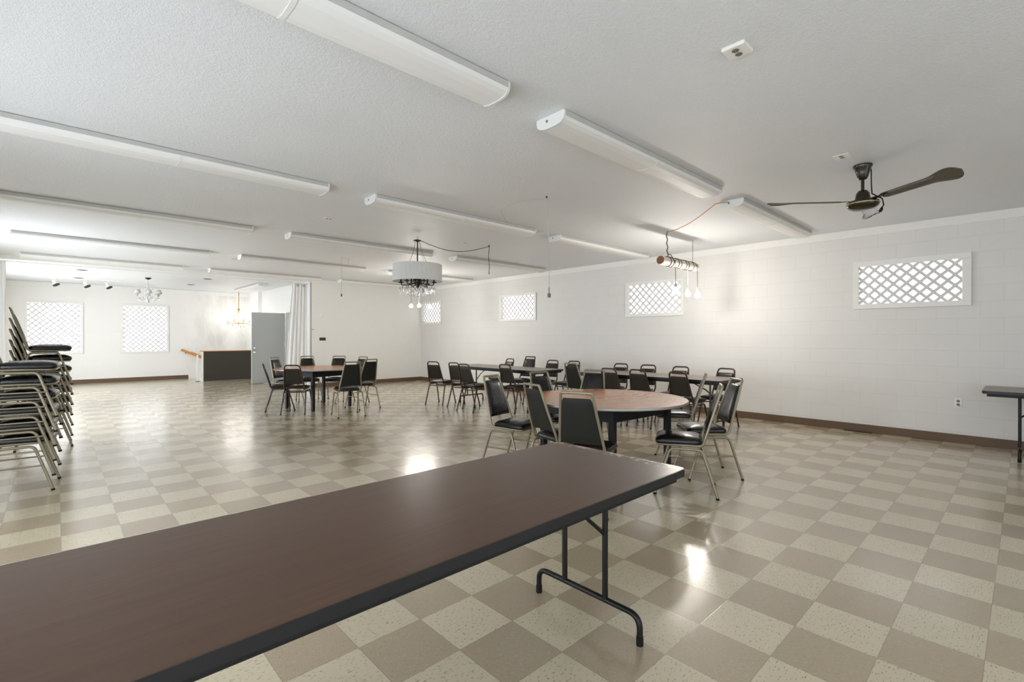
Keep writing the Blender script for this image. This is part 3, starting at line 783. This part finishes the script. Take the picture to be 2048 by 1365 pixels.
def make_round(label, loc, ph, R=.762, Rl=.56, z=.745):
    t = thing('round_table', label, 'table', loc, 0)
    m = MB(); m.lathe([(R - .004, z - .018), (R - .004, z - .001), (R - .006, z)], n=72); m.build('tabletop', 'plywood', t)
    m = MB(); pr = [(R - .003, z - .022), (R, z - .020), (R + .001, z - .004), (R - .003, z + .0005)]
    m.rings([[(r * math.cos(2 * PI * j / 72), r * math.sin(2 * PI * j / 72), zz) for j in range(72)] for r, zz in pr], False, True); m.build('edge_band', 'aluminium_edge', t)
    P = [(Rl * math.cos(math.radians(ph + 90 * k)), Rl * math.sin(math.radians(ph + 90 * k))) for k in range(4)]
    m = MB()
    for k in range(4):
        a, b = Vector((*P[k], 0)), Vector((*P[(k + 1) % 4], 0)); d = (b - a).normalized(); nrm = Vector((-d.y, d.x, 0))
        c = (a + b) / 2; m.obox((c.x, c.y, z - .083), d * ((b - a).length / 2), nrm * .011, (0, 0, .06))
    m.build('apron', 'black_apron', t)
    for k in range(4):
        d = Vector((*P[k], 0)).normalized(); a = math.radians(ph + 90 * k + 45); ux_, uy_ = Vector((math.cos(a), math.sin(a), 0)), Vector((-math.sin(a), math.cos(a), 0))
        m = MB(); m.obox((P[k][0], P[k][1], (z - .02) / 2 + .003), ux_ * .026, uy_ * .026, (0, 0, (z - .022) / 2 - .003)); lg = m.build('leg', 'black_apron', t, .004)
        m = MB(); m.obox((P[k][0], P[k][1], .004), ux_ * .02, uy_ * .02, (0, 0, .004)); m.build('foot_cap', 'rubber', lg)
        q = Vector((*P[k], 0)); m = MB()
        for s in (1, -1):
            e = q + (ux_ if s > 0 else uy_) * 0
        m.tube([(q.x, q.y, z - .2), (q.x - d.x * .2, q.y - d.y * .2, z - .025)], .008, 6); m.build('brace', 'table_steel', lg)
    return t
make_round('near round table with worn orange plywood top and pale metal edge', (3.834, 2.773, 0), 42, .76, .585)
make_round('far round table with plywood top, ringed by eight chairs', (3.62, 9.2, 0), 59, .775, .56)

# ------------------------------------------------------------------ ceiling fan
FX, FY, FZ = 5.18, .99, 2.84
t = thing('ceiling_fan', 'dark bronze three-blade ceiling fan with loose plug cord', 'ceiling fan', (FX, FY, FZ))
MB().lathe([(.072, 0), (.074, -.012), (.062, -.03), (.050, -.07), (.040, -.105), (.030, -.125), (.014, -.13)], n=24).build('canopy', 'fan_bronze', t)
MB().lathe([(.013, -.12), (.013, -.24)], n=14).build('downrod', 'fan_bronze', t)
MB().lathe([(.02, -.222), (.034, -.226), (.05, -.25), (.055, -.28), (.062, -.315), (.062, -.325)], n=24).build('motor_cover', 'fan_bronze', t)
h_ = MB().lathe([(.062, -.315), (.105, -.318), (.121, -.325), (.124, -.345), (.120, -.36), (.105, -.378), (.075, -.392), (.03, -.398)], n=32).build('motor_housing', 'fan_bronze', t)
m = MB(); m.rings([[(r * math.cos(2 * PI * j / 32), r * math.sin(2 * PI * j / 32), z) for j in range(32)] for r, z in ((.1235, -.338), (.1265, -.340), (.1265, -.346), (.1235, -.348))], False, True); m.build('trim_band', 'fan_brass_band', h_)
for a in (4, 124, 239):
    A_ = math.radians(a); m = MB(); R0, R1, n = .17, .775, 28; V = []; F = []
    for i in range(n + 1):
        s = 1 - (1 - i / n) ** 1.6; r = R0 + (R1 - R0) * s
        hw = .046 + .012 * s
        if s > .68: hw += .024 * math.sin(min(1, (s - .68) / .2) * PI / 2)
        if s > .86: hw *= math.sqrt(max(0.0, 1 - ((s - .86) / .1402) ** 2))
        if s < .06: hw *= .55 + .45 * s / .06
        tw = math.radians(13 + (14 * max(0, (s - .6) / .4)))
        for j in range(7):
            u = -1 + 2 * j / 6; wy = u * hw + (.012 if s > .7 else .017 * s); camber = .010 * (1 - u * u)
            V.append((r, wy * math.cos(tw), -.318 + .022 * s - wy * math.sin(tw) + camber))
    for i in range(n):
        for j in range(6): q = i * 7 + j; F.append((q, q + 7, q + 8, q + 1))
    ca, sa = math.cos(A_), math.sin(A_); V = [(x * ca - y * sa, x * sa + y * ca, z) for x, y, z in V]
    m.add(V, F, True); b = m.build('blade', 'fan_blade', t); so = b.modifiers.new('solid', 'SOLIDIFY'); so.thickness = .004
    m = MB(); m.obox((.15 * ca, .15 * sa, -.316), (.07 * ca, .07 * sa, 0), (-.016 * sa, .016 * ca, -.003), (0, 0, .003)); m.build('blade_iron', 'fan_bronze', b)
rx, ry = math.sin(YAW), -math.cos(YAW)   # camera right, to hang the cord beside the stem
m = MB(); m.tube([(.07 * rx, .07 * ry, -.01), (.075 * rx, .075 * ry, -.05), (.076 * rx, .076 * ry, -.15), (.082 * rx, .082 * ry, -.25), (.08 * rx - .09, .08 * ry - .09, -.33), (.07 * rx - .11, .07 * ry - .11, -.39), (.055 * rx - .11, .055 * ry - .11, -.415)], .005, 6)
cd = m.build('power_cord', 'cord_black', t)
m = MB(); m.tube([(.056 * rx - .11, .056 * ry - .11, -.412), (.05 * rx - .11, .05 * ry - .11, -.43), (.04 * rx - .11, .04 * ry - .11, -.448)], [.008, .013, .012], 8)
m.tube([(.042 * rx - .113, .042 * ry - .108, -.446), (.032 * rx - .113, .032 * ry - .108, -.464)], .003, 5); m.tube([(.036 * rx - .106, .036 * ry - .112, -.446), (.026 * rx - .106, .026 * ry - .112, -.464)], .003, 5)
m.build('plug', 'cord_black', cd)

# ------------------------------------------------------------------ log pendants
def wavy(p0, p1, amp, waves, n=26):
    p0, p1 = Vector(p0), Vector(p1); return [p0.lerp(p1, i / n) + Vector((amp * math.sin(i / n * waves * 2 * PI), amp * .6 * math.cos(i / n * waves * 2 * PI), 0)) for i in range(n + 1)]
def make_log(label, x0, x1, y, zl, bulbs, supply, xh0, xh1, r=.060):
    cx = (x0 + x1) / 2
    t = thing('log_pendant_light', label, 'pendant light', (cx, y, zl), 0, 'log pendant lights')
    L2 = (x1 - x0) / 2; m = MB(); rs = []; N = 22
    for i in range(N + 1):
        x = -L2 + 2 * L2 * i / N; ring = []
        for j in range(18):
            a = 2 * PI * j / 18; rr = r * (1 + .04 * math.sin(3 * a + 5 * x) + .03 * math.sin(x * 17))
            ring.append((x, rr * math.cos(a), rr * math.sin(a)))
        rs.append(ring)
    m.rings(rs); lg = m.build('log', 'birch', t)
    for s in (-1, 1):
        m = MB(); m.lathe([(r * .96, 0), (r * .96, .003)], (s * L2 - (.003 if s < 0 else 0), 0, 0), 18, True, 'x'); m.build('end_grain', 'endgrain', lg)
    hx = []
    for k in range(150):
        s = k / 149; a = s * 2 * PI * 7.5; x = -L2 * .78 + s * L2 * 1.62
        hx.append((x + .02 * math.sin(a * .5), (r + .007) * math.cos(a), (r + .007) * math.sin(a)))
    m = MB(); m.tube(hx, .006, 6); m.build('wrap_cord', 'cord_twist', t)
    for k, (bx, bz) in enumerate(bulbs):
        x = bx - cx; z = bz - zl
        m = MB(); m.tube(wavy((x, -r - .008, .03), (x, -r - .012, z + .105), .0015, 9), .0045 if k != 1 else .0035, 6); pc = m.build('pendant_cord', ('cord_twist', 'cord_white', 'cord_twist')[k], t)
        m = MB(); m.lathe([(.006, .115), (.010, .105), (.016, .08), (.021, .05), (.021, .032)], (x, -r - .012, z), 14); m.build('socket', 'porcelain', pc)
        m = MB(); m.lathe([(.012, .034), (.020, .026), (.034, .014), (.040, -.004), (.038, -.022), (.026, -.037), (.008, -.043)], (x, -r - .012, z), 18); m.build('bulb', 'bulb_glow', pc)
    m = MB(); m.tube(wavy((xh0 - cx, 0, r), (xh0 - cx - .03, 0, H - zl - .02), .010, 3.5), .0075, 7); m.tube(fillet([(xh0 - cx, 0, r + .05), (xh0 - cx + .05, -.02, r + .04), (xh0 - cx + .08, -r - .01, 0)], .03), .006, 6); m.build('hanging_cord', 'cord_twist', t)
    n = int((H - zl - r - .02) / .03)
    m = MB()
    for k in range(n):
        z = r + .012 + k * .03; ax = k % 2
        m.tube([(xh1 - cx + (0 if ax else .008 * math.cos(a)), (.008 * math.cos(a) if ax else 0), z + .018 * math.sin(a)) for a in [2 * PI * q / 8 for q in range(8)]], .0018, 4, True)
    m.build('chain', 'plastic_grey', t)
    for xx in (xh0 - .03, xh1):
        m = MB(); m.tube([(xx - cx, 0, H - zl), (xx - cx, 0, H - zl - .03), (xx - cx + .012, 0, H - zl - .04), (xx - cx, 0, H - zl - .05)], .003, 6); m.build('ceiling_hook', 'chrome', t)
    if supply:
        m = MB(); m.tube([(p[0] - cx, p[1] - y, p[2] - zl) for p in supply], .005, 6); m.build('supply_cord', 'cord_orange', t)
    return t
make_log('birch log pendant with three lit bare bulbs by the block wall window', 6.10, 7.14, 3.48, 2.395, [(6.393, 1.985), (6.755, 1.963), (7.058, 1.958)],
         [(6.27 - .89 * k / 14, 3.48 - 1.09 * k / 14, 2.80 + .018 * k / 14 - .05 * math.sin(PI * k / 14)) for k in range(15)] + [(5.388, 2.33, 2.822), (5.397, 2.25, 2.815)], 6.30, 7.05)
make_log('log pendant with three lit bulbs half hidden behind the drum chandelier crystals', 5.80, 6.42, 9.64, 2.40, [(5.86, 2.035), (6.07, 2.055), (6.37, 2.03)], None, 5.9, 6.34)

# ------------------------------------------------------------------ drum chandelier
def prism_drop(m, x, y, z, l, w, k=6):
    rs = []
    for r, dz in ((.15, 0), (1, -.28), (.75, -.7), (.1, -1)): rs.append([(x + w * r * math.cos(2 * PI * j / k), y + w * r * math.sin(2 * PI * j / k), z + dz * l) for j in range(k)])
    m.rings(rs, True, False)
DX, DYc = 3.93, 6.24
t = thing('drum_chandelier', 'chandelier with pleated grey drum shade, dark arms and crystal drops', 'chandelier', (DX, DYc, 0))
m = MB(); m.tube([(.014 * math.cos(a), 0, 2.808 + .018 * math.sin(a)) for a in [2 * PI * k / 14 for k in range(14)]], .003, 6, True); m.tube([(0, 0, H), (0, 0, 2.824)], .003, 6); m.build('hanging_ring', 'brass', t)
MB().lathe([(.005, 2.79), (.008, 2.782), (.045, 2.776), (.062, 2.77), (.06, 2.764), (.02, 2.757), (.009, 2.74)], n=20).build('canopy', 'bronze', t)
MB().lathe([(.009, 2.76), (.009, 2.16)], n=10).build('stem', 'bronze', t)
N = 240; RS = .362; V = []; F = []
for z in (2.155, 2.16, 2.398, 2.403):
    for j in range(N):
        a = 2 * PI * j / N; r = RS + (.0025 if j % 2 else -.0015); V.append((r * math.cos(a), r * math.sin(a), z))
for k in range(3):
    for j in range(N): q = k * N; F.append((q + j, q + (j + 1) % N, q + N + (j + 1) % N, q + N + j))
m = MB(); m.add(V, F, False); o = m.build('drum_shade', 'shade_fabric', t); so = o.modifiers.new('solid', 'SOLIDIFY'); so.thickness = .003
for zz in (2.157, 2.401):
    m = MB(); m.tube([(RS * math.cos(2 * PI * j / 48), RS * math.sin(2 * PI * j / 48), zz) for j in range(48)], .004, 6, True); m.build('shade_ring', 'shade_fabric', o)
MB().lathe([(.02, 2.20), (.06, 2.195), (.075, 2.17), (.05, 2.12), (.03, 2.09), (.015, 2.06), (.004, 2.04)], n=16).build('hub', 'bronze', t)
for k in range(6):
    a = 2 * PI * k / 6 + .35; ca, sa = math.cos(a), math.sin(a)
    m = MB(); m.tube(fillet([(.03 * ca, .03 * sa, 2.14), (.12 * ca, .12 * sa, 2.105), (.24 * ca, .24 * sa, 2.10), (.245 * ca, .245 * sa, 2.19)], .03), .008, 7); ar = m.build('arm', 'bronze', t)
    MB().lathe([(.006, 2.13), (.04, 2.14), (.042, 2.148), (.012, 2.15), (.012, 2.20), (.010, 2.23)], (.245 * ca, .245 * sa, 0), 14).build('candle_cup', 'bronze', ar)
for k in range(26):
    a = 2 * PI * k / 26; rr = .255 if k % 2 else .225; l = .115 if k % 2 else .10
    m = MB(); prism_drop(m, rr * math.cos(a), rr * math.sin(a), 2.07, l, .017, 4); m.tube([(rr * math.cos(a), rr * math.sin(a), 2.055), (rr * math.cos(a), rr * math.sin(a), 2.105)], .002, 4); m.build('crystal_drop', 'crystal', t)
for k in range(10):
    a = 2 * PI * k / 10 + .2; rr = .11; m = MB(); prism_drop(m, rr * math.cos(a), rr * math.sin(a), 2.02, .09, .016, 4); m.tube([(rr * math.cos(a), rr * math.sin(a), 2.02), (rr * .8 * math.cos(a), rr * .8 * math.sin(a), 2.10)], .002, 4); m.build('crystal_drop', 'crystal', t)
m = MB(); m.lathe([(.002, 1.985), (.012, 1.975), (.017, 1.957), (.012, 1.94), (.002, 1.932)], n=10); m.tube([(0, 0, 1.985), (0, 0, 2.04)], .002, 4); m.build('crystal_ball', 'crystal', t)
for k in range(4):
    a = 2 * PI * k / 4 + .3; P = []
    for i in range(25):
        s = i / 24; r = .045 + (.19 - .045) * (s ** 1.5); P.append((r * math.cos(a), r * math.sin(a), 2.768 - (2.768 - 2.40) * s))
    m = MB(); m.tube(P, [.0035 if i % 2 else .0018 for i in range(25)], 5); m.build('bead_chain', 'plastic_grey', t)
hk = (5.195 - DX, 6.076 - DYc)
P = [(.06, -.01, 2.77)]
for i in range(1, 17):
    s = i / 16; P.append((.06 + (hk[0] - .06) * s, -.01 + (hk[1] + .01) * s, 2.77 + .05 * s - .13 * math.sin(PI * s) ** 1.0 * (1 - .15 * s)))
P += [(hk[0], hk[1], 2.83), (hk[0] + .004, hk[1], 2.80), (hk[0] - .012, hk[1], 2.66), (hk[0] + .006, hk[1], 2.5), (hk[0], hk[1], 2.40)]
m = MB(); m.tube(P, .0045, 6); cd = m.build('swag_cord', 'cord_black', t)
MB().lathe([(.006, 2.405), (.013, 2.395), (.013, 2.365), (.008, 2.36)], (hk[0], hk[1], 0), 10).build('plug', 'porcelain', cd)
MB().lathe([(.012, 2.84), (.012, 2.825), (.005, 2.82)], (hk[0], hk[1], 0), 10).build('swag_hook', 'can_dark', cd)

# cords hanging from ceiling hooks
t = thing('pull_cord', 'long thin cord with clear weight hanging from a ceiling hook in mid room', 'cord', (3.841, 3.54, 0))
m = MB(); m.lathe([(.01, 2.84), (.01, 2.83), (.004, 2.82)], n=10); m.build('ceiling_hook', 'can_dark', t)
m = MB(); m.tube([(0, 0, 2.82), (.018, -.017, 2.79), (.022, -.02, 2.6), (.017, -.015, 2.35), (.024, -.022, 2.1), (.02, -.018, 1.93), (.02, -.018, 1.83)], .0026, 6)
P = [(0, 0, 2.82), (-.2, .25, 2.80), (-.12, .62, 2.79), (.35, 1.0, 2.78), (1.078, .98, 2.79), (1.072, 1.29, 2.80)]
m.tube(fillet(P, .3, 5), .0022, 6); m.build('cord', 'cord_clear', t)
m = MB(); m.lathe([(.004, 1.865), (.010, 1.855), (.011, 1.795), (.006, 1.785)], (.02, -.018, 0), 10); m.build('clear_tip', 'porcelain', t)
m = MB(); m.box(.003, .037, -.03, -.006, 1.75, 1.795); m.build('socket_block', 'plastic_grey', t, .004)
t = thing('pull_cord', 'thin pale cord hanging before the far wall, between curtain and drum chandelier', 'cord', (3.887, 8.794, 0))
m = MB(); m.tube([(0, 0, H), (.004, 0, 2.7), (-.003, 0, 2.4), (0, 0, 2.13)], .0026, 6); m.tube([(0, 0, 2.82), (.12, -.05, 2.79), (.35, .5, 2.76)], .002, 5); m.build('cord', 'cord_clear', t)
MB().lathe([(.004, 2.14), (.011, 2.13), (.011, 2.09), (.007, 2.085)], n=10).build('tip', 'can_dark', t)

# ------------------------------------------------------------------ crystal chandeliers past the opening
t = thing('crystal_chandelier', 'crystal chandelier with small grey lamp shades before the far lattice window', 'chandelier', (1.70, 15.35, 0))
MB().lathe([(.07, H), (.065, H - .02), (.03, H - .045), (.008, H - .05)], n=16).build('canopy', 'bronze', t)
MB().lathe([(.007, H - .04), (.007, H - .14), (.028, H - .16), (.010, H - .20), (.035, H - .25), (.045, H - .30), (.016, H - .36), (.05, H - .44), (.06, H - .50), (.03, H - .57), (.05, H - .6), (.02, H - .63)], n=14).build('stem', 'chrome', t)
for k in range(6):
    a = 2 * PI * k / 6 + .5; ca, sa = math.cos(a), math.sin(a); R_ = .25
    m = MB(); m.tube(fillet([(.03 * ca, .03 * sa, H - .52), (.16 * ca, .16 * sa, H - .58), (R_ * ca, R_ * sa, H - .50), (R_ * ca, R_ * sa, H - .42)], .06), .007, 7); ar = m.build('arm', 'chrome', t)
    MB().lathe([(.012, H - .47), (.012, H - .38)], (R_ * ca, R_ * sa, 0), 8).build('candle', 'porcelain', ar)
    m = MB(); m.rings([[(R_ * ca + r * math.cos(2 * PI * j / 18), R_ * sa + r * math.sin(2 * PI * j / 18), z) for j in range(18)] for r, z in ((.066, H - .405), (.036, H - .31))], False, True); s_ = m.build('lamp_shade', 'mini_shade', t)
    so = s_.modifiers.new('solid', 'SOLIDIFY'); so.thickness = .002
    for q in range(3):
        b = a + (q - 1) * .22; m = MB(); prism_drop(m, R_ * .95 * math.cos(b), R_ * .95 * math.sin(b), H - .51, .075, .012); m.build('crystal_drop', 'crystal', t)
for k in range(10):
    a = 2 * PI * k / 10; m = MB(); prism_drop(m, .10 * math.cos(a), .10 * math.sin(a), H - .22 - .25 * (k % 2), .09, .012); m.build('crystal_drop', 'crystal', t)
t = thing('crystal_chandelier', 'lit brass and crystal chandelier glowing over the stairwell', 'chandelier', (4.35, 17.7, 0))
MB().lathe([(.05, H), (.05, H - .015), (.012, H - .03)], n=14).build('canopy', 'brass', t)
MB().lathe([(.010, H - .02), (.010, 2.27), (.03, 2.25), (.09, 2.245), (.09, 2.235), (.02, 2.22), (.02, 2.14), (.008, 2.13), (.008, 1.82), (.03, 1.80), (.03, 1.77), (.008, 1.74)], n=14).build('stem', 'brass', t)
for k in range(8):
    a = 2 * PI * k / 8 + .2; ca, sa = math.cos(a), math.sin(a); R_ = .34
    m = MB(); m.tube(fillet([(.02 * ca, .02 * sa, 1.80), (.18 * ca, .18 * sa, 1.76), (R_ * ca, R_ * sa, 1.80), (R_ * ca, R_ * sa, 1.86)], .05), .007, 6); ar = m.build('arm', 'brass', t)
    MB().lathe([(.03, 1.86), (.03, 1.867), (.010, 1.87), (.010, 1.94)], (R_ * ca, R_ * sa, 0), 10).build('candle', 'porcelain', ar)
    MB().lathe([(.008, 1.94), (.022, 1.965), (.026, 1.99), (.018, 2.02), (.003, 2.06)], (R_ * ca, R_ * sa, 0), 10).build('bulb', 'candle_glow', ar)
for k in range(24):
    a = 2 * PI * k / 24; rr = .34 if k % 2 else .2; m = MB(); prism_drop(m, rr * math.cos(a), rr * math.sin(a), 1.78 - (.07 if k % 2 == 0 else 0), .09, .012); m.build('crystal_drop', 'crystal', t)

# ------------------------------------------------------------------ track light
TY = 16.75
t = thing('track_light', 'white ceiling track light with three swivel spot heads', 'track light', (0, TY, 0))
MB().box(-.24, 1.25, -.018, .018, H - .022, H).build('track', 'plastic_white', t)
for x in (-.03, .56, 1.0):
    m = MB(); m.tube([(x, 0, H - .02), (x, 0, H - .085)], .012, 8); hd = m.build('swivel_stem', 'plastic_white', t)
    ax = Vector((.42, -.25, -.87)).normalized(); e1 = ax.orthogonal().normalized(); e2 = ax.cross(e1); c0 = Vector((x - .035, .02, H - .075))
    ring = lambda r, dd: [c0 + ax * dd + e1 * r * math.cos(2 * PI * k / 16) + e2 * r * math.sin(2 * PI * k / 16) for k in range(16)]
    m = MB(); m.rings([ring(.028, 0), ring(.034, .01), ring(.036, .06), ring(.06, .11), ring(.068, .135)]); m.build('lamp_head', 'plastic_white', hd)
    m = MB(); m.rings([ring(.062, .1355), ring(.062, .137)]); m.build('lamp_face', 'can_dark', hd)
    m = MB(); m.rings([ring(.070, .125), ring(.071, .15), ring(.062, .15), ring(.061, .138)], False); m.build('lamp_rim', 'can_dark', hd)

# ------------------------------------------------------------------ world, camera, view
w = bpy.data.worlds.new('sky'); bpy.context.scene.world = w; w.use_nodes = True
bg = w.node_tree.nodes['Background']; bg.inputs[0].default_value = (.9, .95, 1, 1); bg.inputs[1].default_value = 1.0
cam = bpy.data.cameras.new('camera'); co = bpy.data.objects.new('camera', cam); C.objects.link(co)
co.location = (0, 0, CAM_H); co.rotation_euler = (PI / 2, 0, YAW - PI / 2)
cam.sensor_width = 36; cam.sensor_fit = 'HORIZONTAL'; cam.lens = 968.0 / 2048 * 36; cam.shift_y = -7.45 / 2048; cam.clip_start = .02
S = bpy.context.scene; S.camera = co
S.view_settings.view_transform = 'Standard'; S.view_settings.look = 'None'; S.view_settings.gamma = 1.0; S.view_settings.use_curve_mapping = False
S.view_settings.exposure = 0.14
cy = S.cycles
cy.use_denoising = True; cy.max_bounces = 9; cy.diffuse_bounces = 6; cy.glossy_bounces = 4; cy.transmission_bounces = 6; cy.use_adaptive_sampling = True; cy.adaptive_threshold = 0.02; cy.sample_clamp_indirect = 6.0; cy.caustics_reflective = False; cy.caustics_refractive = False; cy.use_light_tree = True
